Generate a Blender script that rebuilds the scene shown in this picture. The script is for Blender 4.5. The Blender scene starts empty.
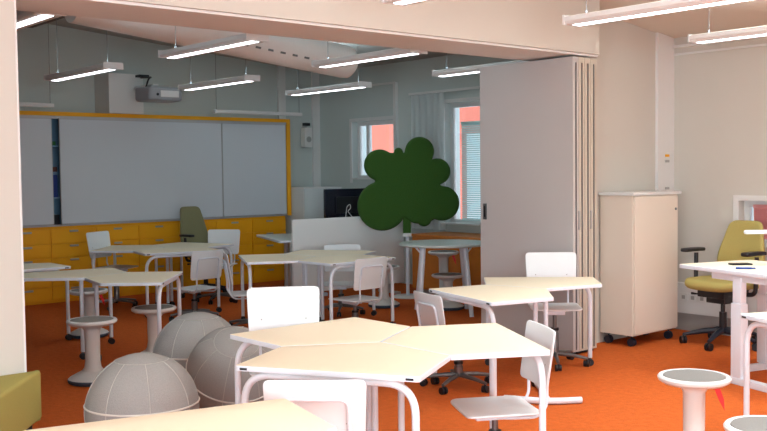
import bpy, bmesh, math, random
from mathutils import Vector, Matrix
random.seed(4)
PI = math.pi
S = bpy.context.scene
COL = S.collection
R = math.radians
D2 = lambda a: Vector((math.cos(R(a)), math.sin(R(a)), 0))

# ---------------------------------------------------------------- materials
def lin(c):
    return tuple(((v/255)/12.92 if v/255 <= .04045 else ((v/255+.055)/1.055)**2.4) for v in c)
MATS = {}
def mat(name, rgb, rough=.6, metal=0, noise=0, scale=40, bump=0, emit=0, trans=0, spec=.5, sheen=0):
    if name in MATS: return MATS[name]
    m = bpy.data.materials.new(name); m.use_nodes = True
    nt = m.node_tree; b = nt.nodes['Principled BSDF']
    c = lin(rgb) + (1,)
    b.inputs['Base Color'].default_value = c
    b.inputs['Roughness'].default_value = rough
    b.inputs['Metallic'].default_value = metal
    b.inputs['Specular IOR Level'].default_value = spec
    if sheen: b.inputs['Sheen Weight'].default_value = sheen
    if trans: b.inputs['Transmission Weight'].default_value = trans
    if emit:
        b.inputs['Emission Color'].default_value = c; b.inputs['Emission Strength'].default_value = emit
    tc = nt.nodes.new('ShaderNodeTexCoord')
    n = nt.nodes.new('ShaderNodeTexNoise'); n.inputs['Scale'].default_value = scale; n.inputs['Detail'].default_value = 5
    nt.links.new(tc.outputs['Object'], n.inputs['Vector'])
    if noise:
        mx = nt.nodes.new('ShaderNodeMix'); mx.data_type = 'RGBA'
        mx.inputs['A'].default_value = tuple(v*(1-noise) for v in c[:3]) + (1,)
        mx.inputs['B'].default_value = tuple(min(1, v*(1+noise)) for v in c[:3]) + (1,)
        nt.links.new(n.outputs['Fac'], mx.inputs['Factor']); nt.links.new(mx.outputs['Result'], b.inputs['Base Color'])
    if bump:
        bp = nt.nodes.new('ShaderNodeBump'); bp.inputs['Strength'].default_value = bump; bp.inputs['Distance'].default_value = .01
        nt.links.new(n.outputs['Fac'], bp.inputs['Height']); nt.links.new(bp.outputs['Normal'], b.inputs['Normal'])
    MATS[name] = m
    return m
M_CARPET = mat('carpet', (204, 100, 44), .95, noise=.22, scale=22, bump=.5, spec=.1)
def carpet_detail():
    nt = M_CARPET.node_tree; b = nt.nodes['Principled BSDF']
    tc = [n for n in nt.nodes if n.type == 'TEX_COORD'][0]
    n2 = nt.nodes.new('ShaderNodeTexNoise'); n2.inputs['Scale'].default_value = 160; n2.inputs['Detail'].default_value = 3
    nt.links.new(tc.outputs['Object'], n2.inputs['Vector'])
    src = b.inputs['Base Color'].links[0].from_socket
    mx = nt.nodes.new('ShaderNodeMix'); mx.data_type = 'RGBA'; mx.blend_type = 'MULTIPLY'; mx.inputs['Factor'].default_value = .8
    rp = nt.nodes.new('ShaderNodeValToRGB'); rp.color_ramp.elements[0].position = .3; rp.color_ramp.elements[1].position = .62
    rp.color_ramp.elements[0].color = (.62, .58, .55, 1); rp.color_ramp.elements[1].color = (1, 1, 1, 1)
    nt.links.new(n2.outputs['Fac'], rp.inputs['Fac']); nt.links.new(src, mx.inputs['A']); nt.links.new(rp.outputs['Color'], mx.inputs['B'])
    nt.links.new(mx.outputs['Result'], b.inputs['Base Color'])
carpet_detail()
M_WALL = mat('painted_wall', (202, 199, 191), .85, noise=.02, scale=3, bump=.03)
M_WALLG = mat('far_room_wall', (196, 206, 204), .85, noise=.02, scale=3, bump=.03)
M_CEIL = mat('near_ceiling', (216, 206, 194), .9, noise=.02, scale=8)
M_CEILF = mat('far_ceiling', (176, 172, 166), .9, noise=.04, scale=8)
M_BEAM = mat('brown_beam', (92, 74, 62), .7, noise=.15, scale=6)
M_TRIM = mat('white_trim', (222, 223, 222), .5)
M_BASEB = mat('grey_baseboard', (165, 163, 160), .6)
M_TOP = mat('cream_laminate', (236, 224, 198), .6, noise=.015, scale=5)
M_EDGE = mat('white_edge', (226, 234, 244), .4)
M_TUBE = mat('white_tube', (222, 230, 240), .3)
M_PLAST = mat('white_plastic', (224, 229, 232), .42)
M_STEEL = mat('grey_steel', (120, 122, 124), .35, metal=.7)
M_DARK = mat('black_plastic', (20, 22, 28), .45)
M_NAVY = mat('dark_base_plastic', (30, 38, 52), .45)
M_RUB = mat('blue_grey_rubber', (62, 80, 98), .6)
M_STOOL = mat('light_grey_plastic', (212, 212, 210), .45)
M_CUSH = mat('grey_seat_fabric', (125, 122, 118), .9, noise=.12, scale=120, bump=.2)
M_RED = mat('red_tag', (215, 30, 30), .6)
M_BALL = mat('grey_ball_fabric', (158, 158, 156), .95, noise=.14, scale=160, bump=.3, spec=.2)
M_PIPE = mat('white_piping', (220, 218, 212), .7)
M_SEAM = mat('pale_seam', (182, 180, 176), .8)
M_TREE = mat('green_felt', (56, 90, 40), 1, noise=.1, scale=130, bump=.3, spec=.05, sheen=.1)
M_OLIVE = mat('olive_fabric', (166, 160, 92), .9, noise=.07, scale=120, bump=.15, spec=.2)
M_OLIVE2 = mat('green_chair_fabric', (174, 160, 96), .9, noise=.07, scale=120, bump=.15, spec=.2)
M_MOSS = mat('moss_chair_fabric', (130, 128, 96), .9, noise=.07, scale=120, bump=.15, spec=.2)
M_YEL = mat('yellow_laminate', (246, 174, 8), .5, noise=.03, scale=4)
M_GAP = mat('dark_gap', (74, 52, 20), .8)
M_HAND = mat('silver_handle', (170, 170, 168), .4, metal=.3)
M_WB = mat('whiteboard', (206, 213, 220), .28)
M_ALU = mat('aluminium', (186, 188, 190), .4, metal=.4)
M_PANEL = mat('grey_panel', (188, 185, 184), .55, noise=.01, scale=3)
M_PEDGE = mat('beige_panel_edge', (196, 188, 174), .5)
M_CAB = mat('beige_white_cabinet', (222, 212, 198), .5)
M_CABG = mat('white_cabinet_far', (214, 220, 220), .5)
M_SCREEN = mat('white_screen_panel', (236, 240, 240), .55)
M_WOOD = mat('brown_wood', (206, 122, 40), .5, noise=.15, scale=9)
M_RTOP = mat('pale_grey_top', (190, 200, 196), .4)
M_PROJ = mat('projector_grey', (150, 154, 160), .45)
M_DUCT = mat('white_duct', (232, 230, 228), .7, noise=.02, scale=20)
M_LAMP = mat('lamp_body', (218, 218, 218), .4)
M_GLOW = mat('lamp_glow', (245, 248, 255), .5, emit=5)
M_BLIND = mat('pale_blind', (208, 232, 230), .6)
M_PINK = mat('pink_blind', (224, 160, 160), .6)
M_FACADE = mat('red_facade', (222, 120, 100), .9, noise=.1, scale=2)
M_CURT = mat('white_curtain', (240, 246, 246), .9)
def translucent(m, k):
    nt = m.node_tree; b = nt.nodes['Principled BSDF']; out = nt.nodes['Material Output']
    t = nt.nodes.new('ShaderNodeBsdfTranslucent'); t.inputs['Color'].default_value = b.inputs['Base Color'].default_value
    mx = nt.nodes.new('ShaderNodeMixShader'); mx.inputs['Fac'].default_value = k
    nt.links.new(b.outputs[0], mx.inputs[1]); nt.links.new(t.outputs[0], mx.inputs[2]); nt.links.new(mx.outputs[0], out.inputs['Surface'])
for m_, k_ in ((M_BLIND, .5), (M_PINK, .45), (M_CURT, .12)): translucent(m_, k_)
M_GLASS = mat('window_glass', (235, 245, 245), .02, trans=1)
M_BLUE = mat('blue_plastic', (20, 60, 140), .5)
M_LBLUE = mat('pale_blue_card', (120, 160, 190), .6)
M_BROWN = mat('brown_card', (90, 50, 40), .7)
M_GREEN = mat('green_card', (40, 110, 60), .7)
M_SCR = mat('dark_screen', (8, 14, 34), .25)

# ---------------------------------------------------------------- object helpers
def link(name, bm, mats, parent=None, smooth=True, angle=40):
    me = bpy.data.meshes.new(name)
    bmesh.ops.recalc_face_normals(bm, faces=bm.faces)
    if smooth:
        for f in bm.faces: f.smooth = True
        for e in bm.edges:
            if len(e.link_faces) == 2 and e.calc_face_angle(0) > R(angle): e.smooth = False
    bm.to_mesh(me); bm.free()
    if not isinstance(mats, (list, tuple)): mats = [mats]
    for m in mats: me.materials.append(m)
    o = bpy.data.objects.new(name, me); COL.objects.link(o)
    if parent: o.parent = parent
    return o
def tag(o, label, cat, group=None):
    o['label'] = label; o['category'] = cat
    if group: o['group'] = group
    return o
def thing(name, label, cat, loc=(0,0,0), rz=0, group=None):
    o = bpy.data.objects.new(name, None); COL.objects.link(o); o.empty_display_size = .1
    o.location = loc; o.rotation_euler = (0, 0, rz)
    return tag(o, label, cat, group)
def struct(name, bm, m, parent=None, smooth=False):
    o = link(name, bm, m, parent, smooth)
    if not parent: o['kind'] = 'structure'
    return o
def B(): return bmesh.new()
def box(bm, x0, x1, y0, y1, z0, z1, bev=0, mi=0, mx=None):
    r = bmesh.ops.create_cube(bm, size=1)
    vs = r['verts']
    for v in vs:
        v.co = Vector(((x0+x1)/2 + v.co.x*(x1-x0), (y0+y1)/2 + v.co.y*(y1-y0), (z0+z1)/2 + v.co.z*(z1-z0)))
    fs = list({f for v in vs for f in v.link_faces})
    for f in fs: f.material_index = mi
    if mx: bmesh.ops.transform(bm, matrix=mx, verts=vs)
    if bev:
        es = list({e for f in fs for e in f.edges})
        bmesh.ops.bevel(bm, geom=es, offset=bev, segments=2, affect='EDGES', profile=.7)
    return bm
def prism(bm, pts, axis, a, b, mi=0):
    """extrude polygon pts (2d) along axis from a to b"""
    def P(p, t):
        if axis == 'z': return (p[0], p[1], t)
        if axis == 'y': return (p[0], t, p[1])
        return (t, p[0], p[1])
    v0 = [bm.verts.new(P(p, a)) for p in pts]; v1 = [bm.verts.new(P(p, b)) for p in pts]
    n = len(pts)
    fs = [bm.faces.new(v0), bm.faces.new(v1[::-1])]
    for i in range(n): fs.append(bm.faces.new((v0[i], v1[i], v1[(i+1) % n], v0[(i+1) % n])))
    for f in fs: f.material_index = mi
    return bm
def fillet(pts, r, n=6):
    pts = [Vector(p) for p in pts]; out = [pts[0]]
    for i in range(1, len(pts)-1):
        p, a, b = pts[i], pts[i-1], pts[i+1]
        da = (a-p); db = (b-p); rr = min(r, da.length*.48, db.length*.48)
        A = p + da.normalized()*rr; C = p + db.normalized()*rr
        for k in range(n+1):
            t = k/n; out.append(A*(1-t)**2 + p*2*t*(1-t) + C*t*t)
    out.append(pts[-1]); return out
def tube(bm, pts, r, n=10, caps=True, closed=False, mi=0):
    pts = [Vector(p) for p in pts]; N = len(pts)
    rr = r if isinstance(r, (list, tuple)) else [r]*N
    rings = []; up = None
    for i, p in enumerate(pts):
        if closed: t = pts[(i+1) % N] - pts[i-1]
        else: t = (pts[min(i+1, N-1)] - pts[max(i-1, 0)])
        t.normalize()
        if up is None:
            up = t.orthogonal().normalized()
        up = (up - t*up.dot(t))
        if up.length < 1e-5: up = t.orthogonal()
        up.normalize(); s = t.cross(up)
        rings.append([bm.verts.new(p + (up*math.cos(2*PI*k/n) + s*math.sin(2*PI*k/n))*rr[i]) for k in range(n)])
    seg = N if closed else N-1
    for i in range(seg):
        a, b = rings[i], rings[(i+1) % N]
        for k in range(n):
            f = bm.faces.new((a[k], a[(k+1) % n], b[(k+1) % n], b[k])); f.material_index = mi
    if caps and not closed:
        bm.faces.new(rings[0][::-1]).material_index = mi; bm.faces.new(rings[-1]).material_index = mi
    return bm
def lathe(bm, prof, n=40, c=(0,0), mi=0, z0=0):
    rings = []
    for r, z in prof:
        if r < 1e-6: rings.append([bm.verts.new((c[0], c[1], z+z0))])
        else: rings.append([bm.verts.new((c[0]+r*math.cos(2*PI*k/n), c[1]+r*math.sin(2*PI*k/n), z+z0)) for k in range(n)])
    for a, b in zip(rings, rings[1:]):
        for k in range(n):
            if len(a) == 1 and len(b) == 1: continue
            if len(a) == 1: f = bm.faces.new((a[0], b[k], b[(k+1) % n]))
            elif len(b) == 1: f = bm.faces.new((a[k], b[0], a[(k+1) % n]))
            else: f = bm.faces.new((a[k], b[k], b[(k+1) % n], a[(k+1) % n]))
            f.material_index = mi
    return bm
def roundpoly(pts, r, n=5):
    out = []; N = len(pts)
    for i in range(N):
        p = Vector(pts[i]).to_2d() if len(pts[i]) > 2 else Vector(pts[i]); a = Vector(pts[i-1]); b = Vector(pts[(i+1) % N])
        rr = r[i] if isinstance(r, (list, tuple)) else r
        A = p + (a-p).normalized()*rr; C = p + (b-p).normalized()*rr
        for k in range(n+1):
            t = k/n; out.append(A*(1-t)**2 + p*2*t*(1-t) + C*t*t)
    return out
def densify(pts, step):
    out = []; N = len(pts)
    for i in range(N):
        a, b = pts[i], pts[(i+1) % N]; k = max(1, int((b-a).length/step))
        for j in range(k): out.append(a + (b-a)*j/k)
    return out
def pad(bm, outline, t, er, fn=None, step=.05, rings=(.35, .7), center=None, puff=0, seg=3):
    """solid slab of thickness t with rounded rim er from a 2d outline, in x,y, mapped by fn. material 0 faces, 1 rim"""
    ol = densify([Vector(p).to_2d() if len(p) > 2 else Vector(p) for p in outline], step)
    c = Vector(center) if center else sum(ol, Vector((0,0)))/len(ol)
    N = len(ol)
    # outward normals for inset
    area = sum(ol[i].x*ol[(i+1) % N].y - ol[(i+1) % N].x*ol[i].y for i in range(N))
    if area < 0: ol.reverse()
    nor = []
    for i in range(N):
        d = (ol[(i+1) % N] - ol[i-1]).normalized(); nor.append(Vector((d.y, -d.x)))
    levels = []
    for sgn in (1, -1):
        lv = []
        for s in rings: lv.append([(c + (p - n*er - c)*s, sgn*(t/2 + puff*(1-s*s))) for p, n in zip(ol, nor)])
        for k in range(seg+1):
            a = PI/2*(1 - k/seg)
            lv.append([(p - n*er*(1-math.cos(a)), sgn*(t/2 - er + er*math.sin(a))) for p, n in zip(ol, nor)])
        levels.append(lv)
    fn = fn or (lambda x, y, z: (x, y, z))
    mk = lambda q, z: bm.verts.new(fn(q.x, q.y, z))
    top = [[mk(*q) for q in lv] for lv in levels[0]]; bot = [[mk(*q) for q in lv] for lv in levels[1]]
    nr = len(rings)
    for half, cz in ((top, t/2+puff), (bot, -t/2-puff)):
        cv = mk(c, cz)
        for i in range(N): bm.faces.new((cv, half[0][i], half[0][(i+1) % N]))
        for li in range(len(half)-1):
            for i in range(N):
                f = bm.faces.new((half[li][i], half[li+1][i], half[li+1][(i+1) % N], half[li][(i+1) % N]))
                if li >= nr: f.material_index = 1
    if abs(t/2 - er) > 1e-6 or True:
        for i in range(N):
            f = bm.faces.new((top[-1][i], bot[-1][i], bot[-1][(i+1) % N], top[-1][(i+1) % N])); f.material_index = 1
    return bm
def rrect(w, h, r, taper=0, n=6):
    return roundpoly([(-w/2+taper, -h/2), (w/2-taper, -h/2), (w/2, h/2), (-w/2, h/2)], r, n)
def children(o): return [c for c in bpy.data.objects if c.parent == o]
def copy_tree(o, parent=None):
    c = o.copy(); COL.objects.link(c)
    if parent: c.parent = parent
    for ch in children(o): copy_tree(ch, c)
    return c

# ================================================================ SETTING
XR, XF, YB = 8.43, 9.15, 12.15
YH, YW, YO = 5.15, 5.40, 5.72         # header front, right pier front, far side of partition
zc = lambda x: (2.904 - .123*(x-8.176)) if x > 3.0 else (2.904 - .123*(3.0-8.176)) - .123*(3.0-x)
zf = lambda x: 3.52 - .09*(x-4.87) if x > 4.87 else 3.52
struct('floor', box(B(), -3, XF+.3, -3, YB+.3, -.1, 0), M_CARPET)
# partition: one wall with the wide opening
bm = B()
box(bm, -3, 1.885, YH, YO, 0, 4)
prism(bm, [(1.90, 2.587), (6.93, 2.587), (6.93, 4), (1.90, 4)], 'y', YH, YO)
box(bm, 6.93, XF+.2, YW, YO, 0, 4)
struct('wall_partition', bm, M_WALL)
bm = B(); box(bm, 1.902, 6.93, YH+.02, YO+.01, 2.568, 2.586); struct('trim_1', bm, M_TRIM)
bm = B(); box(bm, 1.884, 1.896, YH+.0, YO+.01, 0, 2.568); struct('trim_2', bm, M_TRIM)
# pilaster in the corner of the near room
struct('trim_3', box(B(), 8.15, XR+.02, YW-.03, YW+.01, 0, 2.92, .006), M_TRIM)
# near right wall with its low window
wy0, wy1, wz0, wz1 = 3.55, 4.68, .86, 1.285
bm = B()
box(bm, XR, XR+.28, wy1, YW+.01, 0, 4); box(bm, XR, XR+.28, -3, wy0, 0, 4)
box(bm, XR, XR+.28, wy0, wy1, 0, wz0); box(bm, XR, XR+.28, wy0, wy1, wz1, 4)
struct('wall_right', bm, M_WALL)
struct('baseboard_right', box(B(), XR-.012, XR+.004, -3, YW, 0, .17), M_BASEB)
struct('trim_4', box(B(), XR-.06, XR+.004, -3, YW-.03, .175, .47, .006), M_TRIM)
struct('trim_5', box(B(), XR-.015, XR+.004, -3, YW-.03, 2.70, 2.72), M_TRIM)
struct('trim_6', box(B(), XR-.03, XR+.004, -3, YW-.03, 2.775, 2.80), M_TRIM)
bm = B()                                   # wall left of the photographer, with an opening added for the side fill light
box(bm, -3.2, -3, -3.2, -1.9, 0, 4); box(bm, -3.2, -3, 1.1, YB+.3, 0, 4); box(bm, -3.2, -3, -1.9, 1.1, 0, .9); box(bm, -3.2, -3, -1.9, 1.1, 2.4, 4)
struct('wall_left', bm, M_WALL)
bm = B()                                   # wall behind the photographer, with a made-up opening that holds the rear fill light
box(bm, -3.2, -2.3, -3.2, -3, 0, 4); box(bm, 1.9, XR+.3, -3.2, -3, 0, 4); box(bm, -2.3, 1.9, -3.2, -3, 0, .9); box(bm, -2.3, 1.9, -3.2, -3, 2.4, 4)
struct('wall_back', bm, M_WALL)
bm = B()
prism(bm, [(-3.2, zc(-3.2)), (3.0, zc(3.0)), (XR+.3, zc(XR+.3)), (XR+.3, 4.1), (-3.2, 4.1)], 'y', -3.2, YH+.3)
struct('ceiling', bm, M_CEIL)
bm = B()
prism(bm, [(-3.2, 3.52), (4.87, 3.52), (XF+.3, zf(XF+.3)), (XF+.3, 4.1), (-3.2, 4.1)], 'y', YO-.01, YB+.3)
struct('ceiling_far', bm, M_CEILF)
struct('trim_7', box(B(), 3.7, 4.67, YO+.0, YB, 3.45, 3.53), M_BEAM)
# dark beam along the back wall top
bm = B(); prism(bm, [(4.67, 3.40), (9.15, 3.40-.09*4.3), (9.15, 3.30), (4.67, 3.53)], 'y', YB-.10, YB+.02) if False else None
bm.free()
struct('wall_far', box(B(), -3, XF+.3, YB, YB+.2, 0, 4), M_WALLG)
# far right wall, two window holes
bm = B()
W2 = (8.05, 9.33, .88, 2.50); W1 = (10.35, 11.32, 1.48, 2.34)
T = (XF, XF+.28)
box(bm, *T, YO, W2[0], 0, 4); box(bm, *T, W2[0], W2[1], 0, W2[2]); box(bm, *T, W2[0], W2[1], W2[3], 4)
box(bm, *T, W2[1], W1[0], 0, 4); box(bm, *T, W1[0], W1[1], 0, W1[2]); box(bm, *T, W1[0], W1[1], W1[3], 4)
box(bm, *T, W1[1], YB+.01, 0, 4)
struct('wall_far_right', bm, M_WALLG)
struct('trim_8', box(B(), XF-.05, XF+.01, 10.28, 10.33, 0, 2.86), M_TRIM)
struct('trim_9', box(B(), XF-.02, XF+.01, 10.33, YB, 2.84, 2.87), M_TRIM)
struct('trim_10', box(B(), XF-.14, XF+.01, YB-.03, YB+.01, 0, 3.2), M_TRIM)      # corner pipe casing
struct('trim_11', box(B(), 8.37, 8.50, YB-.04, YB+.01, 0, 3.2), M_TRIM)

def window(n, x, y0, y1, z0, z1, fw=.06, mull=None, sill=.0, name=None):
    bm = B()
    for a in ((y0, y0+fw, z0, z1), (y1-fw, y1, z0, z1), (y0+fw, y1-fw, z0, z0+fw), (y0+fw, y1-fw, z1-fw, z1)):
        box(bm, x+.10, x+.16, *a)
    if mull: box(bm, x+.10, x+.16, mull-.03, mull+.03, z0+fw, z1-fw)
    o = struct('window_%d' % n, bm, M_TRIM)
    link('window_pane', box(B(), x+.126, x+.132, y0+fw-.012, y1-fw+.012, z0+fw-.012, z1-fw+.012), M_GLASS, o, False)
    if sill: link('window_sill', box(B(), x-sill, x+.10, y0+.001, y1-.001, z0+.001, z0+.02, .004), M_TRIM, o, False)
    # casing
    bm = B()
    for a in ((y0-.05, y0-.001, z0-.05, z1+.05), (y1+.001, y1+.05, z0-.05, z1+.05), (y0-.001, y1+.001, z1+.001, z1+.05)):
        box(bm, x-.015, x-.001, *a)
    link('window_casing', bm, M_TRIM, o, False)
    return o
window(1, XF, *W1, mull=11.08, sill=.03)
window(2, XF, *W2, sill=.12)
window(3, XR, wy0, wy1, wz0, wz1, sill=.05)

def blind(name, label, x, y0, y1, z0, z1, m, pitch=.025, loc=None):
    t = thing(name, label, 'blind', (x, (y0+y1)/2, z0))
    hw = (y1-y0)/2; H = z1-z0
    bm = B()
    z = .03
    while z < H-.04:
        mx = Matrix.Translation((0, 0, z)) @ Matrix.Rotation(R(68), 4, 'Y')
        box(bm, -.0125, .0125, -hw, hw, -.0007, .0007, mx=mx); z += pitch
    link('slats', bm, m, t, False)
    link('headrail', box(B(), -.018, .018, -hw, hw, H-.035, H, .003), m, t, False)
    link('bottom_rail', box(B(), -.013, .013, -hw, hw, 0, .015, .003), m, t, False)
    bm = B()
    for s in (-.7, .7): tube(bm, [(0, s*hw, 0), (0, s*hw, H)], .0015, 5)
    link('ladder_cord', bm, M_TRIM, t)
blind('venetian_blind', 'pale bluish venetian blind in the tall far window beside the green tree', XF+.04, 8.12, 9.06, .93, 2.24, M_BLIND, .028)
blind('venetian_blind', 'pink blind in the low window behind the olive office chair', XR+.04, 3.62, 4.55, .93, 1.25, M_PINK, .02)
# house across the yard, seen through the panes
ht = thing('neighbouring_house', 'red painted house outside the windows', 'building', (12.0, 8, -1))
link('wall', box(B(), .0, .3, 4.0, 11, 0, 6), M_FACADE, ht, False)
link('eave', box(B(), .0, .3, 2.2, 4.0, 3.25, 4.3), M_FACADE, ht, False)
for k in (7.6, ):
    w = link('window', box(B(), -.03, .02, k, k+.9, 2.0, 3.3), M_TRIM, ht, False)
    link('pane', box(B(), -.035, -.031, k+.08, k+.82, 2.08, 3.22), M_BLIND, w, False)

ht = thing('garden_shed', 'red painted shed outside the low window of the near room', 'shed', (12.0, 6, -1))
link('wall', box(B(), .0, .3, -3, 2.5, 0, 3.4), M_FACADE, ht, False)
link('roof', box(B(), -.2, 1.2, -3.2, 2.7, 3.4, 3.5), M_BASEB, ht, False)
# curtain
bm = B(); N = 60; ya, yb = 9.27, 9.93
rows = []
for zz in (.80, 1.3, 1.9, 2.3, 2.64):
    rows.append([bm.verts.new((XF-.07 + .022*math.sin(i/N*PI*11) * (1 if zz < 2.5 else .7), ya+(yb-ya)*i/N + .004*math.sin(zz*5+i), zz)) for i in range(N+1)])
for a, b in zip(rows, rows[1:]):
    for i in range(N): bm.faces.new((a[i], a[i+1], b[i+1], b[i]))
bmesh.ops.solidify(bm, geom=bm.faces[:], thickness=.003)
ct = thing('curtain', 'white curtain hanging left of the tall far window', 'curtain', (0, 0, 0))
link('fabric', bm, M_CURT, ct)
link('curtain_rail', box(B(), XF-.09, XF-.05, 8.05, 9.96, 2.645, 2.675, .003), M_TRIM, ct, False)

# ================================================================ FOLDING WALL
t = thing('folding_partition', 'grey folding wall, panels stacked at the right end of the opening', 'folding wall', (6.57, 5.16, 0))
for k in range(4):
    x0 = k*.082
    p = link('panel', box(B(), x0+.002, x0+.078, .02, 1.07, .03, 2.55, .002), M_PANEL, t, False)
    bm = B(); box(bm, x0+.001, x0+.079, .0, .022, .03, 2.55, .003); box(bm, x0+.001, x0+.079, 1.068, 1.08, .03, 2.55, .003)
    link('edge_profile', bm, M_PEDGE if k else M_PANEL, p, False)
    link('edge_seal', box(B(), x0+.034, x0+.046, -.006, .003, .05, 2.5), M_STEEL, p, False)
    if k in (1, 3):
        link('hinge', box(B(), x0-.012, x0+.008, -.010, .0, 1.08, 1.24, .002), M_HAND, p, False)
    link('foot_seal', box(B(), x0+.01, x0+.07, .03, 1.05, .004, .03), M_DARK, p, False)
bm = B(); box(bm, -.006, .004, 1.0, 1.04, 1.14, 1.29, .003)
h = link('pull_handle', bm, M_STEEL, t, False)
link('finger_recess', box(B(), -.008, -.005, 1.012, 1.028, 1.165, 1.265), M_DARK, h, False)

# ================================================================ TABLES
TW, TS = .885, .50
TR = TW/2*math.tan(R(30))
def caster(bm, x, y, m=None, r=.03):
    for s in (-1, 1):
        rr = bmesh.ops.create_cone(bm, cap_ends=True, segments=18, radius1=r, radius2=r, depth=.018)
        bmesh.ops.transform(bm, verts=rr['verts'], matrix=Matrix.Translation((x+s*.014, y, r)) @ Matrix.Rotation(PI/2, 4, 'Y'))
    tube(bm, [(x, y, r), (x, y, r*2+.02)], .008, 8)
def make_table():
    """pentagon desk, apex at origin, base edge towards +X"""
    t = thing('pentagon_desk', 'x', 'desk', (0, 0, 0))
    ol = roundpoly([(0, 0), (TR, -TW/2), (TR+TS, -TW/2), (TR+TS, TW/2), (TR, TW/2)], [.004, .01, .02, .02, .01], 4)
    link('tabletop', pad(B(), ol, .025, .002, lambda x, y, z: (x, y, .7075+z), step=.2, center=(.4, 0)), [M_TOP, M_EDGE], t, angle=25)
    xb = TR+TS-.035
    for s in (-1, 1):
        pts = fillet([(xb, s*.12, .677), (xb, s*(TW/2-.03), .677), (xb, s*(TW/2-.03), .065)], .15, 10)
        l = link('leg', tube(B(), pts, .0175, 12), M_TUBE, t)
        bm = B(); caster(bm, xb, s*(TW/2-.03), r=.028)
        link('caster', bm, M_DARK, l)
        link('edge_plug', box(B(), TR+TS-.002, TR+TS+.002, s*(TW/2-.045)-.018, s*(TW/2-.045)+.018, .701, .711), M_DARK, t, False)
    l = link('leg', tube(B(), [(.10, 0, .695), (.10, 0, .065)], .0175, 12), M_TUBE, t)
    bm = B(); caster(bm, .10, 0, r=.028); link('caster', bm, M_DARK, l)
    bm = B(); tube(bm, [(.10, 0, .682), (xb, .0, .677)], .012, 8); tube(bm, [(xb, -.13, .677), (xb, .13, .677)], .0155, 10)
    link('underframe', bm, M_TUBE, t)
    return t
t0 = None
TABLES = [
 (3.215, 3.765, 90, 'cream pentagon desk, rear one of the three joined in the foreground, white chair behind it', 'foreground desk cluster'),
 (3.215, 3.765, 210, 'cream pentagon desk, nearest of the three joined in the foreground, low chair before it', 'foreground desk cluster'),
 (3.215, 3.765, 330, 'cream pentagon desk, right one of the three joined in the foreground', 'foreground desk cluster'),
 (5.55, 4.60, 45, 'cream pentagon desk of the middle pair, close to the grey folding wall', 'desk pair by the folding wall'),
 (5.55, 4.60, 165, 'cream pentagon desk of the middle pair, with a chair at its left edge', 'desk pair by the folding wall'),
 (3.42, 7.90, 320, 'grey-topped desk in the dim room at left, corner nearest the grey balls', 'left far desk cluster'),
 (3.42, 7.90, 80, 'grey-topped desk at the left doorframe, behind the one above the two stools', 'left far desk cluster'),
 (3.33, 9.76, 270, 'farthest grey desk beside the left doorframe, in front of yellow drawers', 'left far desk cluster'),
 (5.52, 10.42, 18, 'far desk before the moss-green office chair, white chair at its right end', 'far back desk cluster'),
 (5.52, 10.42, 138, 'far desk at the yellow drawers with a white chair at its left end', 'far back desk cluster'),
 (5.52, 10.42, 258, 'front desk of the far back cluster, white chair turned away before it', 'far back desk cluster'),
 (6.03, 8.10, 33, 'rear desk of the middle far cluster, in front of the white screen panel', 'middle far desk cluster'),
 (6.03, 8.10, 153, 'left desk of the middle far cluster, above the foreground chair back', 'middle far desk cluster'),
 (6.03, 8.10, 273, 'front right desk of the middle far cluster, pinkish chair tucked at its edge', 'middle far desk cluster'),
]
for x, y, a, lb, g in TABLES:
    if t0 is None: o = t0 = make_table()
    else: o = copy_tree(t0)
    # hair-thin joint between neighbouring tops
    d = D2(a)*.004
    o.location = (x+d.x, y+d.y, 0); o.rotation_euler.z = R(a); tag(o, lb, 'desk', g)
# white floor foot of the desk pair
ft = [o for o in bpy.data.objects if o.get('label') == TABLES[4][3]][0]
def to_local(o, p):
    a = -o.rotation_euler.z; q = Vector(p) - o.location
    return Vector((q.x*math.cos(a)-q.y*math.sin(a), q.x*math.sin(a)+q.y*math.cos(a), q.z))
bm = B()
tube(bm, [to_local(ft, p) for p in fillet([(4.93, 4.47, .025), (5.07, 4.20, .025), (5.27, 4.07, .025)], .12, 6)], .022, 12)
tube(bm, [to_local(ft, p) for p in fillet([(5.09, 4.20, .025), (5.452, 4.627, .025), (5.452, 4.627, .10)], .05, 4)], .017, 10)
link('floor_foot', bm, M_TUBE, ft)
def place_desk(cx, cy, a, lb, k=1):        # a desk on its own
    o = copy_tree(t0); o.location = (cx, cy, 0); o.rotation_euler.z = R(a); o.scale = (1, k, 1); tag(o, lb, 'desk')
    if 'group' in o: del o['group']
def desk_by_corner(px, py, a, s, lb, k=1):
    u = D2(a); v = D2(a+90); c = Vector((px, py, 0)) - u*(TR+TS) - v*s*TW/2*k
    place_desk(c.x, c.y, a, lb, k)
desk_by_corner(2.138, 3.084, 76, -1, 'cream desk corner cut off by the bottom edge, left of the low white chair', 1.10)
desk_by_corner(5.375, 2.98, 158, -1, 'cream desk at the right edge, beside the two near wobble stools')

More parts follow.
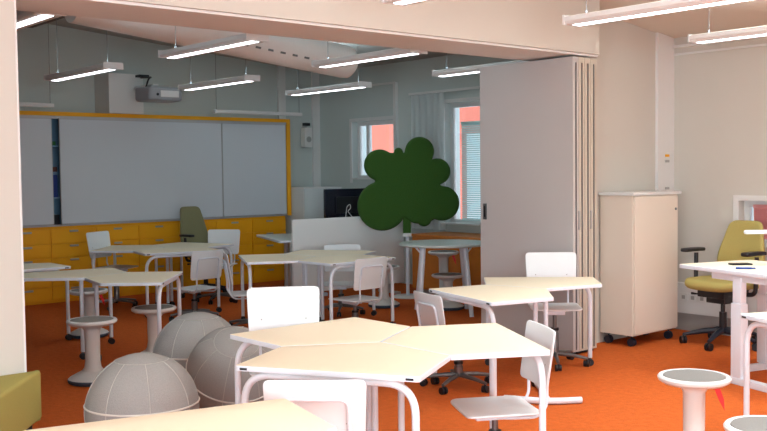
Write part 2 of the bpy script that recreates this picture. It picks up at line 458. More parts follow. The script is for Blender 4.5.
# ================================================================ CHAIRS
def make_chair(name, label, h, x, y, a, group):
    """a = facing direction (degrees); (x, y) = centre of the backrest"""
    t = thing(name, label, 'chair', (x + .22*math.cos(R(a)), y + .22*math.sin(R(a)), 0), R(a-90), group)
    def fs(x_, y_, z_): return (x_, y_ + 0, h + z_ + .10*x_*x_ - (.25*max(0, y_-.14)**2*4))
    link('seat', pad(B(), rrect(.41, .40, .06, -.0), .012, .005, fs, step=.06, rings=(.3, .6, .85)), [M_PLAST, M_PLAST], t, angle=60)
    tl = math.tan(R(9))
    def fb(x_, y_, z_): return (x_, -.205 - tl*(y_+.15) + .35*x_*x_ - z_ - .02, h+.27 + y_)
    bk = link('backrest', pad(B(), rrect(.43, .31, .035, .012), .011, .005, fb, step=.05, rings=(.3, .6, .85)), [M_PLAST, M_PLAST], t, angle=60)
    for s in (-1, 1):
        bm = B()
        for zz in (.03,): tube(bm, [(s*.13, -.205-tl*(zz+.15)+.35*.0169+.004-.02, h+.27+zz-.06), (s*.13, -.205-tl*(zz+.15)+.35*.0169-.004, h+.27+zz-.06)], .005, 8)
        link('screw', bm, M_HAND, bk)
    yb = lambda zz: -.205 - tl*(zz-h-.12) - .03
    P = [(0.02, .06, h-.035), (.10, -.03, h-.035), (.135, -.19, h-.03), (.14, yb(h+.02)-.02, h+.03), (.14, yb(h+.12), h+.12), (.14, yb(h+.35), h+.345),
         (0, yb(h+.35)-.008, h+.345)]
    Pm = [(-p[0], p[1], p[2]) for p in P[::-1]][1:]
    link('support_tube', tube(B(), fillet(P+Pm, .045, 5), .0085, 8), M_TUBE, t)
    bm = B(); box(bm, -.07, .07, -.03, .12, h-.05, h-.018, .006); link('seat_bracket', bm, M_TUBE, t)
    bm = B(); lathe(bm, [(.0, .085), (.033, .085), (.033, h*.55), (.029, h*.56), (.029, h*.60), (.017, h*.60), (.017, h-.05), (0, h-.05)], 20)
    link('gas_column', bm, M_STEEL, t)
    link('column_collar', lathe(B(), [(.0, h*.60), (.034, h*.60), (.034, h*.60+.02), (.0, h*.60+.02)], 20), M_DARK, t)
    for k in range(5):
        ang = 2*PI*k/5 + .3; c, s = math.cos(ang), math.sin(ang)
        bm = B(); tube(bm, [(c*.02, s*.02, .095), (c*.15, s*.15, .085), (c*.27, s*.27, .066)], [.020, .016, .012], 8)
        f = link('foot', bm, M_STEEL, t)
        bm = B(); caster(bm, 0, 0, r=.026)
        bmesh.ops.transform(bm, verts=bm.verts[:], matrix=Matrix.Translation((c*.26, s*.26, 0)) @ Matrix.Rotation(ang*2.1, 4, 'Z'))
        link('caster', bm, M_DARK, f)
    return t
G1, G2 = 'white classroom chairs in the near room', 'white classroom chairs in the far room'
CH = [
 ('brightly lit white chair facing the camera behind the foreground desks', .50, 3.225, 4.65, 237, G1),
 ('low white chair seen from behind, at the front edge of the foreground desks', .325, 2.365, 3.19, 47, G1),
 ('white chair at the right end of the foreground desks, seat showing underneath', .35, 3.912, 3.33, 150, G1),
 ('white chair with its tall back against the grey folding wall, behind the middle desks', .475, 6.33, 5.20, 226, G1),
 ('white chair seen from behind at the left tip of the middle desks', .29, 4.81, 5.06, 345, G1),
 ('far white chair in front of the yellow drawers at left', .485, 4.99, 11.03, 298, G2),
 ('far white chair facing the camera, just in front of the moss-green office chair', .46, 6.41, 10.55, 219, G2),
 ('far white chair seen from behind in front of the far back desk cluster', .345, 5.31, 9.10, 97, G2),
 ('far white chair seen edge on, left end of the middle far desks', .37, 5.17, 8.40, 333, G2),
 ('pinkish-lit far chair tucked at the front edge of the middle far desks', .335, 6.02, 7.21, 92, G2),
 ('far chair mostly hidden, only its top showing before the white screen panel', .335, 6.86, 8.70, 227, G2),
]
for lb, h, x, y, a, g in CH: make_chair('classroom_chair', lb, h, x, y, a, g)

# ================================================================ WOBBLE STOOLS
def make_stool(h):
    t = thing('wobble_stool', 'x', 'stool', (0, 0, 0))
    link('seat_rim', lathe(B(), [(0, h-.045), (.10, h-.045), (.165, h-.035), (.187, h-.020), (.190, h-.006), (.182, h+.004), (.166, h+.004), (.160, h-.004), (0, h-.004)], 44), M_STOOL, t, angle=35)
    link('seat_pad', lathe(B(), [(.161, h-.003), (.158, h+.004), (.12, h+.007), (0, h+.008)], 40), M_CUSH, t)
    link('neck', lathe(B(), [(.100, h-.046), (.072, h-.062), (.058, h-.085), (.056, .17), (.064, .12), (.085, .09)], 32), M_STOOL, t)
    link('base', lathe(B(), [(.083, .095), (.13, .072), (.178, .046), (.187, .036), (0, .036)], 44), M_STOOL, t)
    link('rubber_ring', lathe(B(), [(.186, .038), (.190, .030), (.184, .010), (.16, .0), (0, .0)], 44), M_RUB, t)
    return t
protos = {}
def stool(x, y, h, lb, g, red=None, rz=0):
    if h not in protos: o = protos[h] = make_stool(h)
    else:
        o = copy_tree(protos[h])
        for c in children(o):
            if c.name.startswith('pull_tag'): bpy.data.objects.remove(c)
    o.location = (x, y, 0); o.rotation_euler.z = rz; tag(o, lb, 'stool', g)
    return o
SG = 'wobble stools'
st = [
 (3.11, 7.06, .485, 'grey-seated stool at left, whole column and foot in view beside the left ball', 0),
 (3.98, 9.10, .46, 'stool under the far left desk, behind the tall grey-seated stool', 1),
 (3.86, 7.50, .46, 'stool half hidden under the corner desk just above the grey balls', 0),
 (7.40, 8.60, .48, 'far stool hidden behind the pinkish chair, dark foot ring showing', 0),
 (8.23, 8.44, .61, 'taller far stool with red tag behind the round white table', 1),
 (7.80, 7.93, .40, 'lower far stool under the round white table', 0),
 (4.597, 2.804, .485, 'near stool on the orange carpet at right, seat and column fully visible', 1),
 (3.96, 2.05, .475, 'near stool cut off by the bottom right corner', 0),
]
for x, y, h, lb, red in st:
    o = stool(x, y, h, lb, SG)
    if red:
        d = Vector((x, y)).normalized(); r_ = Vector((d.y, -d.x)); q = r_*.115 - d*.10
        bm = B()
        prism(bm, [(-.014, 0), (.014, 0), (.022, -.06), (.012, -.12), (-.004, -.06)], 'y', -.0015, .0015)
        p = link('pull_tag', bm, M_RED, o, False); p.location = (q.x*1.0, q.y*1.0, h-.04); p.rotation_euler = (0, R(-12), math.atan2(r_.y, r_.x))
        p['label'] = 'red pull tag'

# ================================================================ SITTING BALLS
def ball(x, y, r, tilt, rz, lb):
    t = thing('sitting_ball', lb, 'sitting ball', (x, y, r-.012), 0, 'grey fabric sitting balls')
    ax = Vector((.758, -.652, 0)); fx = Vector((.652, .758, 0))
    t.rotation_euler = (Matrix.Rotation(tilt[0], 3, ax) @ Matrix.Rotation(tilt[1], 3, fx) @ Matrix.Rotation(rz, 3, 'Z')).to_euler()
    bm = B(); bmesh.ops.create_uvsphere(bm, u_segments=56, v_segments=32, radius=r)
    link('cover', bm, M_BALL, t)
    bm = B(); rr = r+.001
    tube(bm, [(rr*math.cos(R(7))*math.cos(2*PI*k/72), rr*math.cos(R(7))*math.sin(2*PI*k/72), rr*math.sin(R(7))) for k in range(72)], .0055, 8, closed=True)
    link('equator_piping', bm, M_PIPE, t)
    bm = B(); la = R(62)
    tube(bm, [(rr*math.cos(la)*math.cos(2*PI*k/48), rr*math.cos(la)*math.sin(2*PI*k/48), rr*math.sin(la)) for k in range(48)], .0018, 6, closed=True)
    for m_ in range(8):
        a = 2*PI*m_/8 + .35
        tube(bm, [(rr*math.cos(q)*math.cos(a), rr*math.cos(q)*math.sin(a), rr*math.sin(q)) for q in [la - (la+R(65))*k/24 for k in range(25)]], .0024, 6)
    link('seam', bm, M_SEAM, t)
ball(2.44, 4.90, .31, (0, 0), .1, 'nearest grey fabric sitting ball with white piping, at left')
ball(3.43, 6.02, .315, (0, 0), .9, 'grey sitting ball behind, between the nearest ball and the tilted one')
ball(3.335, 5.395, .305, (R(32), R(10)), .4, 'grey sitting ball with tilted piping, beside the bright white chair back')

# ================================================================ LEFT BENCH
t = thing('bench', 'olive green upholstered bench at the left edge by the doorframe', 'bench', (1.99, 5.0, 0))
pA = Vector((1.985, 5.13)); d1 = Vector((-.63, -.775)).normalized(); d2 = Vector((-.62, .785)).normalized()
A = Vector((1.972, 5.142)) - Vector((1.99, 5.0)); 
dX = Vector((1.637-2.0, 4.81-5.261)).normalized(); dY = Vector((-dX.y, dX.x))*-1
q = [A, A+dX*1.1, A+dX*1.1+dY*.0, A]
quad = [A, A+dX*1.2, A+dX*1.2+Vector((-.76, .0))*.6, A+Vector((-1,0))*.62]
quad = [(v.x, v.y) for v in [A, A+dX*1.2, A+dX*1.2+Vector((-.62, 0)), A+Vector((-.62, 0))]]
cc = (sum(v[0] for v in quad)/4, sum(v[1] for v in quad)/4)
link('cushion', pad(B(), roundpoly(quad, .02, 5), .27, .02, lambda x, y, z: (x, y, .415+z), step=.1, center=cc, puff=.004, seg=4), [M_OLIVE, M_OLIVE], t)
for i in range(4):
    x_, y_ = quad[i][0]*.85+cc[0]*.15, quad[i][1]*.85+cc[1]*.15
    link('leg', tube(B(), [(x_, y_, 0), (x_, y_, .282)], .02, 12), M_DARK, t)

# ================================================================ CABINET ON CASTERS
t = thing('wheeled_cabinet', 'tall beige-white cabinet on casters in the corner of the near room', 'cabinet', (7.25, 5.035, 0))
link('body', box(B(), 0, .70, 0, .35, .10, 1.355, .004), M_CAB, t, False)
link('top_board', box(B(), -.02, .75, -.02, .355, 1.357, 1.385, .005), M_TRIM, t, False)
link('door', box(B(), .012, .688, -.018, -.002, .115, 1.345, .003), M_CAB, t, False)
k = link('lock', lathe(B(), [(0, 0), (.012, 0), (.012, .008), (0, .008)], 14), M_STEEL, t); k.location = (.65, -.018, 1.22); k.rotation_euler = (PI/2, 0, 0)
for x_, y_ in ((.06, .05), (.64, .05), (.06, .30), (.64, .30)):
    bm = B(); caster(bm, x_, y_, r=.036); box(bm, x_-.03, x_+.03, y_-.03, y_+.03, .088, .099)
    link('caster', bm, M_NAVY, t)

# ================================================================ OFFICE CHAIRS
def office_chair(label, x, y, a, fab, seat_h=.50, back_h=.60, arm_z=.74):
    t = thing('office_chair', label, 'office chair', (x, y, 0), R(a-90))
    h = seat_h
    def fs(x_, y_, z_): return (x_, y_, h + z_ + .25*x_*x_ - .8*max(0, y_-.14)**2)
    link('seat', pad(B(), rrect(.50, .48, .13), .075, .033, fs, step=.05, rings=(.3, .6, .85), puff=.006), [fab, fab], t, angle=80)
    bh = back_h
    ol = roundpoly([(-.19, -bh/2), (.19, -bh/2), (.235, -bh/2+.16), (.15, bh/2), (-.15, bh/2), (-.235, -bh/2+.16)], [.06, .06, .08, .06, .06, .08], 6)
    def fb(x_, y_, z_):
        yy = y_ + bh/2
        return (x_, -.23 - z_ + .75*x_*x_ - .16*yy - .10*(yy-.25)**2, h+.03 + yy)
    link('backrest', pad(B(), ol, .05, .023, fb, step=.05, rings=(.3, .6, .85), center=(0, -.03)), [fab, fab], t, angle=80)
    link('back_bar', tube(B(), fillet([(0, -.10, h-.09), (0, -.33, h-.08), (0, -.335, h+.25)], .08), .02, 10), M_DARK, t)
    bm = B(); box(bm, -.13, .13, -.16, .16, h-.10, h-.038, .015); box(bm, -.09, .09, -.12, .10, h-.15, h-.09, .015); link('mechanism', bm, M_DARK, t)
    link('lever', tube(B(), [(.05, 0, h-.10), (.24, .02, h-.10), (.30, .02, h-.10)], [.006, .006, .011], 8), M_DARK, t)
    for s in (-1, 1):
        bm = B(); tube(bm, fillet([(s*.10, -.02, h-.07), (s*.29, -.02, h-.06), (s*.295, -.03, arm_z-.03)], .05), .018, 10)
        ar = link('armrest', bm, M_DARK, t)
        pd = rrect(.085, .25, .035)
        link('arm_pad', pad(B(), pd, .03, .012, lambda x_, y_, z_, s=s: (x_+s*.295, y_+.01, arm_z+z_-.01*(y_*4)**2), step=.05), [M_DARK, M_DARK], ar, angle=80)
    link('gas_column', lathe(B(), [(0, .10), (.030, .10), (.030, h*.55), (.018, h*.55), (.018, h-.12), (0, h-.12)], 18), M_DARK, t)
    for k in range(5):
        ang = 2*PI*k/5 + .63; c, s = math.cos(ang), math.sin(ang)
        f = link('foot', tube(B(), [(c*.02, s*.02, .125), (c*.16, s*.16, .11), (c*.31, s*.31, .075)], [.03, .022, .014], 8), M_NAVY, t)
        bm = B(); caster(bm, 0, 0, r=.031)
        bmesh.ops.transform(bm, verts=bm.verts[:], matrix=Matrix.Translation((c*.31, s*.31, 0)) @ Matrix.Rotation(ang*1.7, 4, 'Z'))
        link('caster', bm, M_DARK, f)
    return t
oc = office_chair('olive-yellow office chair with black armrests behind the height-adjustable desk', 7.93, 4.55, 172, M_OLIVE2, .50, .48, .77)
oc.scale = (1.1, 1.1, 1.1)
office_chair('moss-green office chair in the far room against the yellow drawers', 6.47, 11.10, 277, M_MOSS, .53, .60, .80)

# ================================================================ STANDING DESK, NEAR RIGHT
dA = math.atan2(3.452-4.363, 6.616-6.894)      # along the long front edge
t = thing('height_adjustable_desk', 'white height-adjustable desk at the right edge before the olive office chair', 'desk', (6.717, 4.25, 0), dA)
link('desktop', pad(B(), roundpoly([(0, 0), (1.5, 0), (1.5, .75), (0, .75)], .05, 6), .03, .004, lambda x, y, z: (x, y, .825+z), step=.15, center=(.75, .375)), [M_TOP, M_EDGE], t, angle=25)
for x_ in (.66, ):
    pass
def desk_leg(t, x_, y_=.12):
    l = link('leg', box(B(), x_-.05, x_+.05, y_-.035, y_+.035, .05, .60, .006), M_TUBE, t)
    link('inner_column', box(B(), x_-.04, x_+.04, y_-.028, y_+.028, .60, .79, .004), M_TUBE, l)
link('crossbar', box(B(), .35, 1.35, .03, .09, .76, .809, .003), M_TUBE, t, False)
desk_leg(t, .615, .05); 
desk_leg(t, 1.32, .55)
link('foot_rail', box(B(), .53, 1.36, .01, .08, .0, .05, .01), M_TUBE, t)
link('foot_rail', box(B(), 1.29, 1.35, .10, .62, .0, .05, .01), M_TUBE, t)
desk_leg(t, .30, .62)
link('foot_rail', box(B(), .27, .33, .38, .72, .0, .05, .01), M_TUBE, t)
# things on the desk
mz = .841
o = tag(link('marker_pen', tube(B(), [(0, 0, 0), (.11, 0, 0), (.115, 0, 0), (.14, 0, 0)], [.008, .008, .006, .006], 10), M_BLUE), 'blue marker lying on the height-adjustable desk', 'marker')
o.location = (6.66, 3.72, mz+.007); o.rotation_euler.z = R(-52)
t2 = thing('phone', 'flat dark phone on the height-adjustable desk', 'phone', (6.98, 3.86, mz), R(-35))
link('case', box(B(), -.08, .08, -.04, .04, 0, .012, .003), M_DARK, t2)
link('screen', box(B(), -.07, .07, -.034, .034, .0121, .0128), M_SCR, t2, False)
t2 = thing('desk_lamp', 'white desk lamp with flat head in front of the olive chair back', 'lamp', (7.25, 3.50, mz))
link('lamp_base', lathe(B(), [(0, 0), (.08, 0), (.08, .012), (.02, .02), (0, .02)], 28), M_TUBE, t2)
link('lamp_arm', tube(B(), fillet([(0, 0, .015), (0, 0, .235), (-.03, .16, .245)], .03), .009, 8), M_TUBE, t2)
hd = link('lamp_head', pad(B(), rrect(.30, .05, .022), .03, .012, None, step=.04), [M_TUBE, M_TUBE], t2); hd.location = (-.16, .23, .255); hd.rotation_euler.z = R(-41)

# sockets
for k in range(3):
    t2 = thing('wall_socket', 'white double socket on the wall duct by the olive office chair', 'socket', (XR-.061, 5.22-.10*k, .335), 0, 'wall sockets by the office chair')
    link('plate', box(B(), -.008, 0, -.04, .04, -.04, .04, .003), M_TRIM, t2, False)
    link('contact_well', box(B(), -.0095, -.0081, -.018, .018, -.018, .018), M_HAND, t2, False)
# thermostats on pilaster
for z_, m_, lb in ((1.72, M_YEL, 'small yellow label plate high on the corner pilaster'), (1.665, M_HAND, 'small grey sensor just below the yellow plate on the pilaster'), (1.40, M_HAND, 'small grey switch on the pilaster above the wheeled cabinet')):
    o = tag(link('wall_switch', box(B(), 8.27, 8.33, YW-.042, YW-.031, z_-.012, z_+.012, .002), m_, None, False), lb, 'switch')

# ================================================================ FAR ROOM STORAGE WALL
YC = 11.80
xs = [4.10 + .5935*k for k in range(8)]
for i in range(7):
    x0, x1 = xs[i], xs[i+1]
    pos = ['touching the left doorframe', 'second from the left doorframe', 'behind the leftmost far white chair', 'just left of the moss-green office chair', 'behind the moss-green office chair', 'second from the right end of the row', 'at the right end of the row, under the yellow post'][i]
    t = thing('drawer_cabinet', 'yellow drawer cabinet ' + pos, 'cabinet', (x0, YC, 0), 0, 'yellow drawer cabinets')
    w = x1-x0-.002
    link('body', box(B(), 0, w, .02, .33, .0, .955), M_YEL, t, False)
    zz = [.03, .205, .385, .565, .74, .925]
    for k in range(5):
        d = link('drawer', box(B(), .006, w-.006, 0, .018, zz[k]+.005, zz[k+1]-.005, .002), M_YEL, t, False)
        hh = link('handle', box(B(), w/2-.055, w/2+.055, -.014, .001, zz[k+1]-.045, zz[k+1]-.022, .003), M_HAND, d, False)
# upper cupboard with sliding boards
t = thing('board_cupboard', 'yellow framed wall cupboard behind the sliding whiteboards', 'cupboard', (0, 0, 0))
link('top_rail', box(B(), 4.0, 8.34, YC-.02, YB-.002, 2.335, 2.385, .003), M_YEL, t, False)
link('side_post', box(B(), 8.275, 8.34, YC-.02, YB-.002, .957, 2.335, .003), M_YEL, t, False)
link('back_panel', box(B(), 4.0, 8.275, YB-.03, YB-.003, .957, 2.335), M_LBLUE, t, False)
link('slide_rail', box(B(), 4.0, 8.27, YC-.015, YC+.05, 2.30, 2.334), M_ALU, t, False)
link('slide_rail', box(B(), 4.0, 8.27, YC-.015, YC+.05, .957, .975), M_ALU, t, False)
for z_ in (1.30, 1.62, 1.95): link('shelf', box(B(), 4.0, 8.27, YC+.06, YB-.03, z_, z_+.018), M_LBLUE, t, False)
for x0, x1, y_, lb in ((4.0, 4.735, 0, 'narrow sliding whiteboard beside the left doorframe'), (4.83, 7.17, 0, 'wide sliding whiteboard on the back wall'), (7.175, 8.262, 0, 'sliding whiteboard at the right end, next to the yellow post')):
    t = thing('sliding_whiteboard', lb, 'whiteboard', (x0, YC-.012, .98))
    link('board', box(B(), .006, x1-x0-.006, 0, .02, .006, 1.315), M_WB, t, False)
    bm = B(); w = x1-x0
    for a in ((0, .008, 0, 1.32), (w-.008, w, 0, 1.32), (0, w, 0, .008), (0, w, 1.312, 1.32)): box(bm, a[0], a[1], -.003, .022, a[2], a[3])
    link('frame', bm, M_ALU, t, False)
for x_, z0, z1, m_, n_, lb, c_ in ((4.80, 1.319, 1.60, M_BLUE, 'ring_binder', 'blue binder in the gap between the whiteboards', 'binder'),
        (4.80, 1.639, 1.70, M_BROWN, 'storage_box', 'small brown box on the cupboard shelf above the blue binder', 'box'),
        (4.79, 1.969, 2.02, M_GREEN, 'storage_box', 'small green box on the top cupboard shelf between the whiteboards', 'box'),
        (4.815, .976, 1.10, M_DARK, 'storage_box', 'black box at the foot of the gap between the whiteboards', 'box')):
    b = B(); box(b, x_-.05, x_+.03, YC+.08, YC+.28, z0, z1, .003)
    tag(link(n_, b, m_, None, False), lb, c_)

# board lamps along X
def bar_lamp(x0, x1, lb):
    t = thing('board_lamp', lb, 'lamp', ((x0+x1)/2, 11.58, 2.42), 0, 'lamps above the whiteboards')
    L = (x1-x0)/2
    link('housing', box(B(), -L, L, -.03, .03, 0, .05, .006), M_LAMP, t)
    for s in (-1, 1): link('cable', tube(B(), [(s*L*.95, 0, .05), (s*L*.95, 0, zf((x0+x1)/2+s*L)-2.42-.001)], .003, 6), M_STEEL, t)
bar_lamp(6.93, 8.40, 'unlit grey bar lamp above the right half of the whiteboards')
bar_lamp(3.2, 4.68, 'unlit grey bar lamp above the narrow left whiteboard')

# box on the wall + projector
tag(link('wall_duct_box', box(B(), 5.47, 5.95, 11.72, YB-.002, 2.387, 2.90, .004), M_TRIM, None, False), 'white box on the back wall behind the projector', 'duct box')
t = thing('projector', 'grey short-throw projector hanging above the whiteboards', 'projector', (5.86, 11.2, 2.50))
link('body', pad(B(), roundpoly([(-.20, -.22), (.26, -.22), (.30, .05), (.24, .22), (-.16, .22), (-.26, .05)], .05, 6), .17, .03, lambda x, y, z: (x, y, .10+z), step=.08), [M_PROJ, M_PROJ], t, angle=60)
link('lens_window', box(B(), -.05, .20, -.226, -.212, .06, .14, .003), M_LAMP, t, False)
ln = link('lens', lathe(B(), [(0, 0), (.018, 0), (.014, .008), (0, .008)], 16), M_DARK, t)
ln.location = (-.09, -.223, .09); ln.rotation_euler = (PI/2, 0, 0)
link('mount_arm', box(B(), -.04, .04, .0, .53, .20, .24, .004), M_LAMP, t, False)
link('mount_plate', box(B(), -.10, .14, -.08, .10, .186, .215, .004), M_ALU, t, False)
link('cable', tube(B(), fillet([(-.16, -.05, .18), (-.10, .0, .30), (.0, .1, .33), (.05, .5, .36)], .08), .012, 8), M_DARK, t)
link('sensor', box(B(), -.02, .12, .40, .52, .36, .39, .006), M_DARK, t)

# wall speaker
t = thing('wall_speaker', 'white wall speaker with black bracket right of the yellow frame', 'speaker', (8.86, YB, 1.98))
link('cabinet', box(B(), -.085, .065, -.14, -.03, 0, .30, .02), M_TRIM, t)
link('bracket', box(B(), -.03, .03, -.04, 0, .10, .38, .004), M_HAND, t, False)
link('clamp', box(B(), -.05, .05, -.10, -.03, .33, .375, .008), M_DARK, t)
gr = link('grille', lathe(B(), [(0, 0), (.045, 0), (.045, .004), (0, .006)], 24), M_HAND, t); gr.location = (-.01, -.14, .12); gr.rotation_euler = (PI/2, 0, 0)

# white cabinet far
t = thing('storage_cabinet', 'white cabinet in the far right corner beside the yellow frame', 'cabinet', (8.36, 11.50, 0))
link('body', box(B(), 0, .70, 0, .55, .05, 1.35), M_CABG, t, False)
link('plinth', box(B(), .02, .68, .02, .53, 0, .05), M_BASEB, t, False)
link('top_board', box(B(), -.01, .71, -.02, .56, 1.35, 1.372, .003), M_TRIM, t, False)
link('door', box(B(), .005, .347, -.02, -.001, .07, 1.345, .002), M_CABG, t, False)
link('door', box(B(), .353, .695, -.02, -.001, .07, 1.345, .002), M_CABG, t, False)
# teacher desk
A_, B_ = Vector((6.83, 9.92)), Vector((7.31, 11.18))
ang = math.atan2((B_-A_).y, (B_-A_).x)
t = thing('teacher_desk', 'grey teacher desk left of the white screen panel in the far room', 'desk', (A_.x, A_.y, 0), ang)
L_ = (B_-A_).length
link('desktop', pad(B(), roundpoly([(0, 0), (L_, 0), (L_, -.78), (0, -.70)], .04, 5), .03, .004, lambda x, y, z: (x, y, .735+z), step=.15, center=(L_/2, -.36)), [M_RTOP, M_TUBE], t, angle=25)
for x_ in (.25, L_-.25):
    l = link('leg', box(B(), x_-.04, x_+.04, -.42, -.34, .04, .718, .005), M_TUBE, t)
    link('foot', box(B(), x_-.04, x_+.04, -.68, -.08, 0, .04, .008), M_TUBE, l)
link('side_leg', box(B(), .02, .14, -.22, -.14, .0, .718, .005), M_ALU, t)
# computer desk behind the screen
t = thing('computer_desk', 'white desk behind the white screen panel carrying the monitor', 'desk', (8.08, 10.25, 0))
link('desktop', box(B(), 0, 1.04, 0, .8, .72, .75, .004), M_RTOP, t)
for x_ in (.06, .98):
    for y_ in (.06, .74): link('leg', tube(B(), [(x_, y_, 0), (x_, y_, .72)], .02, 10), M_TUBE, t)
t = thing('monitor', 'large black monitor seen from behind with a white cable', 'monitor', (8.44, 10.60, .75), R(0))
ml = link('housing', box(B(), -.38, .38, -.02, .02, .17, .61, .008), M_SCR, t)
link('back_cover', box(B(), -.20, .20, -.05, -.018, .27, .50, .012), M_DARK, t)
link('stand', tube(B(), [(0, .0, .01), (0, .0, .25)], .025, 12), M_DARK, t)
link('stand_base', box(B(), -.13, .13, -.09, .10, 0, .012, .004), M_DARK, t)
link('cable', tube(B(), fillet([(-.06, -.06, .20), (-.04, -.065, .36), (.02, -.065, .40), (.03, -.065, .33), (-.03, -.065, .30), (.08, -.065, .19)], .03), .006, 6), M_TRIM, t)
# white screen panel
t = thing('screen_panel', 'long low white screen panel behind the middle far desks', 'screen', (6.765, 9.55, 0))
link('board', box(B(), 0, 1.80, -.015, .015, .12, 1.025, .008), M_SCREEN, t)
for x_ in (.25, 1.55): link('foot', box(B(), x_-.025, x_+.025, -.20, .20, 0, .03, .006), M_ALU, t); link('post', box(B(), x_-.015, x_+.015, -.012, .012, .03, .13), M_ALU, t, False)

# ================================================================ TREE
t = thing('tree_panel', 'green felt tree-shaped acoustic panel on a white pole', 'tree panel', (8.19, 9.05, 0), R(-40.7))
k_ = .01222/3.315            # metres per measuring unit at the tree's distance
circ = [(133, 182, 54), (270, 137, 50), (330, 206, 45), (345, 315, 60), (140, 322, 85), (283, 368, 26), (198, 138, 15), (228, 250, 100), (200, 250, 85), (270, 300, 85), (250, 190, 60), (170, 200, 60)]
cx, cy = 225, 255
ol = []
for i in range(220):
    th = 2*PI*i/220; dx, dy = math.cos(th), math.sin(th); best = 10
    for (a, b, r) in circ:
        px, py = a-cx, b-cy; bq = px*dx+py*dy; disc = bq*bq - (px*px+py*py-r*r)
        if disc >= 0: best = max(best, bq + math.sqrt(disc))
    ol.append(Vector((dx*best*k_, -dy*best*k_)))
zc0 = 1.62 + (169.5-(110+255/3.315))*.01222
ox = ((340+225/3.315) - 408)*.01222
pad_bm = pad(B(), ol, .10, .045, lambda x, y, z: (x+ox, -z, zc0+y), step=.5, rings=(.5, .85), center=(0, 0), seg=5)
link('crown', pad_bm, [M_TREE, M_TREE], t, angle=80)
link('trunk', box(B(), -.055, .045, -.035, .035, .80, 1.10, .015), M_TREE, t)
link('pole', tube(B(), [(0, 0, .02), (0, 0, .82)], .022, 14), M_TUBE, t)
link('pole_socket', box(B(), -.06, .05, -.045, .045, .77, .815, .01), M_TRIM, t)
link('base_plate', lathe(B(), [(0, 0), (.20, 0), (.20, .015), (.19, .02), (0, .022)], 40), M_STOOL, t)

# ROUND TABLE
t = thing('round_table', 'round pale grey table with splayed legs beneath the green tree', 'table', (7.55, 7.74, 0), R(49.3-90))
link('tabletop', lathe(B(), [(0, .765), (.485, .765), (.50, .772), (.50, .79), (.495, .795), (0, .796)], 72), M_RTOP, t, angle=35)
for (x_, y_, fx, fy) in ((-.24, -.20, -.29, -.33), (.22, -.20, .28, -.33), (-.22, .2, -.30, .3), (.22, .2, .28, .3)):
    l = link('leg', tube(B(), [(x_, y_, .765), (fx, fy, .0)], [.034, .024], 14), M_TUBE, t)
    link('brace', tube(B(), [(x_*1.35, y_*1.2, .765), (x_*1.06, y_*1.08, .68)], .010, 8), M_TUBE, l)

# WOOD BENCH along the window wall
t = thing('window_cabinet', 'brown wooden cabinet under the tall far window', 'cabinet', (8.53, 7.3, 0))
link('body', box(B(), .01, .61, .0, 2.04, .06, .745), M_WOOD, t, False)
link('plinth', box(B(), .05, .61, .02, 2.0, 0, .06), M_BASEB, t, False)
link('top_board', box(B(), -.02, .612, -.01, 2.06, .746, .775, .004), M_WOOD, t, False)
for k in range(3): link('door', box(B(), -.008, .0095, .01+.677*k, .675*(k+1), .08, .735, .003), M_WOOD, t, False)

# ================================================================ PENDANT LAMPS
def pendant(x, y0, y1, near, lb):
    z = 2.60; L = (y1-y0)/2; cy_ = (y0+y1)/2
    t = thing('pendant_lamp', lb, 'pendant lamp', (x, cy_, z), 0, 'linear pendant lamps')
    bm = B()
    prism(bm, [(-.10, .02), (-.085, .0), (.085, .0), (.10, .02), (.10, .05), (.06, .062), (-.06, .062), (-.10, .05)], 'y', -L, L)
    link('housing', bm, M_LAMP, t, False)
    g = link('diffuser', box(B(), -.035, .035, -L+.03, L-.03, -.004, .002), M_GLOW, t, False)
    for s in (-1, 1):
        link('end_cap', box(B(), -.102, .102, s*L-.008, s*L+.008, -.002, .065, .003), M_LAMP, t, False)
        zt = (zc(x) if near else zf(x)) - z + .01
        link('cable', tube(B(), [(0, s*(L-.12), .06), (0, s*(L-.12), zt)], .0025, 6), M_STEEL, t)
        gp = link('gripper', lathe(B(), [(0, .06), (.010, .062), (.008, .09), (0, .095)], 10), M_STEEL, t); gp.location.y = s*(L-.12)
    ld = bpy.data.lights.new('lamp_light', 'AREA'); ld.shape = 'RECTANGLE'; ld.size = .06; ld.size_y = 2*L-.08
    ld.spread = R(110) if near else R(180)
    ld.energy = (P_NEAR*(.4 if (y0 > 2 and x < 4) else .8 if y0 > 2 else 1.1)) if near else P_FAR
    ld.color = C_NEAR if near else C_FAR
    lo = bpy.data.objects.new('lamp_light', ld); COL.objects.link(lo); lo.parent = t; lo.location = (0, 0, -.006)
    lu = ld.copy(); lu.energy = U_NEAR if near else U_FAR; lu.spread = R(150)      # added upward fill, whitens the walls by ceiling bounce
    lo = bpy.data.objects.new('lamp_uplight', lu); COL.objects.link(lo); lo.parent = t; lo.location = (0, 0, .066); lo.rotation_euler = (PI, 0, 0)
    return t
P_NEAR, P_FAR = 16, .8
U_NEAR, U_FAR = 19, 16
E_BACK, E_LEFT, C_FILL = 205, 235, (.76, .92, 1)
C_NEAR, C_FAR = (.82, .95, 1.0), (.70, .90, 1.0)
pn = ['pendant lamp cut off by the top edge near the picture middle', 'large pendant lamp in the near room above the folding wall', 'pendant lamp at the upper right above the olive chair']
for (x, lb) in zip((3.88, 5.45, 7.02), pn): pendant(x, 2.80, 4.38 if x < 4 else 4.28, True, lb)
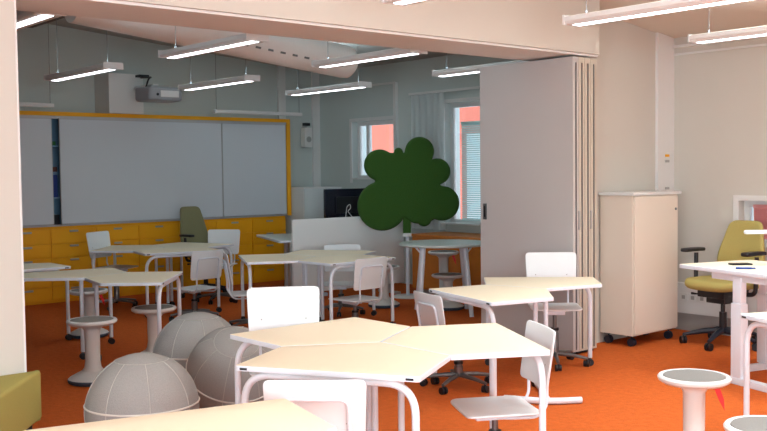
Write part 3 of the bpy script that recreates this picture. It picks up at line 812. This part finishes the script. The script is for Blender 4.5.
for (x, y0, y1, lb) in ((2.40, 5.95, 7.35, 'lit lamp at the top left corner of the opening'), (4.11, 6.22, 7.60, 'lit lamp before the projector, largest in the far room'), (5.64, 6.07, 7.45, 'lit lamp before the big white air duct'), (7.22, 6.10, 7.45, 'lit lamp beside the top of the folding wall'),
      (4.10, 8.68, 10.12, 'lit lamp at left, between doorframe and projector'), (5.84, 8.95, 10.40, 'lit lamp just right of the projector'), (7.37, 8.87, 10.35, 'lit lamp below the end of the white air duct')):
    pendant(x, y0, y1, False, lb)

# ================================================================ AIR DUCT
t = thing('air_duct', 'fat white perforated air duct under the far ceiling', 'air duct', (0, 0, 0))
a, b = Vector((3.55, 8.3, 3.117)), Vector((6.71, 8.3, 2.785))
dd = (b-a).normalized(); pts = [a + dd*s for s in (0, .8, 1.6, (b-a).length-.12, (b-a).length-.05, (b-a).length-.01, (b-a).length)]
link('tube_body', tube(B(), pts, [.178, .178, .178, .178, .168, .13, .075], 40), M_DUCT, t, angle=50)
for k in range(9):
    bm = B()
    c = a + dd*(1.70+.15*k); nrm = Vector((0, -.90, -.35)).normalized()
    if k == 6: continue
    p = c + Vector((0, -.163, -.08))
    box(bm, -.03, .03, -.004, .004, -.010, .010, mx=Matrix.Translation(p) @ Matrix.Rotation(-dd.angle(Vector((1,0,0)))*-1, 4, 'Y'))
    link('outlet_slot', bm, M_STEEL, t, False)

for s in (.3, 1.9): link('hanger', tube(B(), [a+dd*s+Vector((0,0,.18)), a+dd*s+Vector((0,0,zf((a+dd*s).x)-(a+dd*s).z+.01))], .004, 6), M_STEEL, t)

# ================================================================ LIGHT
def area(name, loc, rot, sx, sy, e, c):
    ld = bpy.data.lights.new(name, 'AREA'); ld.shape = 'RECTANGLE'; ld.size = sx; ld.size_y = sy; ld.energy = e; ld.color = c
    o = bpy.data.objects.new(name, ld); COL.objects.link(o); o.location = loc; o.rotation_euler = rot; return o
# the rest of the near room's ceiling lamps, behind the photographer's view
for x_ in (.7, 2.3, 3.88, 5.45, 7.02):
    for y_ in (-.8, 1.3):
        pendant(x_, y_-.7, y_+.7, True, 'row of near-room ceiling lamps')
for o in [o for o in bpy.data.objects if o.get('label') == 'row of near-room ceiling lamps']:
    o['group'] = 'near-room lamps out of view'
# added fill lights behind and beside the photographer, in place of a flash
area('window_daylight', (-.2, -3.02, 1.65), (R(90), 0, 0), 4.1, 1.45, E_BACK, C_FILL)
area('window_daylight', (-3.02, -.4, 1.65), (R(90), 0, R(-90)), 2.9, 1.45, E_LEFT, C_FILL)
W = bpy.data.worlds.new('sky'); S.world = W; W.use_nodes = True
bg = W.node_tree.nodes['Background']; bg.inputs['Color'].default_value = (.72, .86, 1, 1); bg.inputs['Strength'].default_value = 3.0

# ================================================================ CAMERA
f, yaw, pitch, roll = 965.65281, 0.71103883, 0.04592971, -0.01153025
cy_, sy_ = math.cos(yaw), math.sin(yaw)
Fv = Vector((sy_, cy_, 0)); Rv = Vector((cy_, -sy_, 0)); Uv = Vector((0, 0, 1))
F2 = Fv*math.cos(pitch) - Uv*math.sin(pitch); U2 = Uv*math.cos(pitch) + Fv*math.sin(pitch)
R3 = Rv*math.cos(roll) + U2*math.sin(roll); U3 = U2*math.cos(roll) - Rv*math.sin(roll)
cam = bpy.data.cameras.new('camera'); co = bpy.data.objects.new('camera', cam); COL.objects.link(co)
m = Matrix((R3, U3, -F2)).transposed().to_4x4(); m.translation = Vector((0, 0, 1.6)); co.matrix_world = m
cam.sensor_width = 36; cam.lens = f*36/767; cam.clip_start = .05
S.camera = co
S.view_settings.view_transform = 'Standard'; S.view_settings.look = 'None'; S.view_settings.gamma = 1
S.view_settings.exposure = 0.1; S.view_settings.use_curve_mapping = False
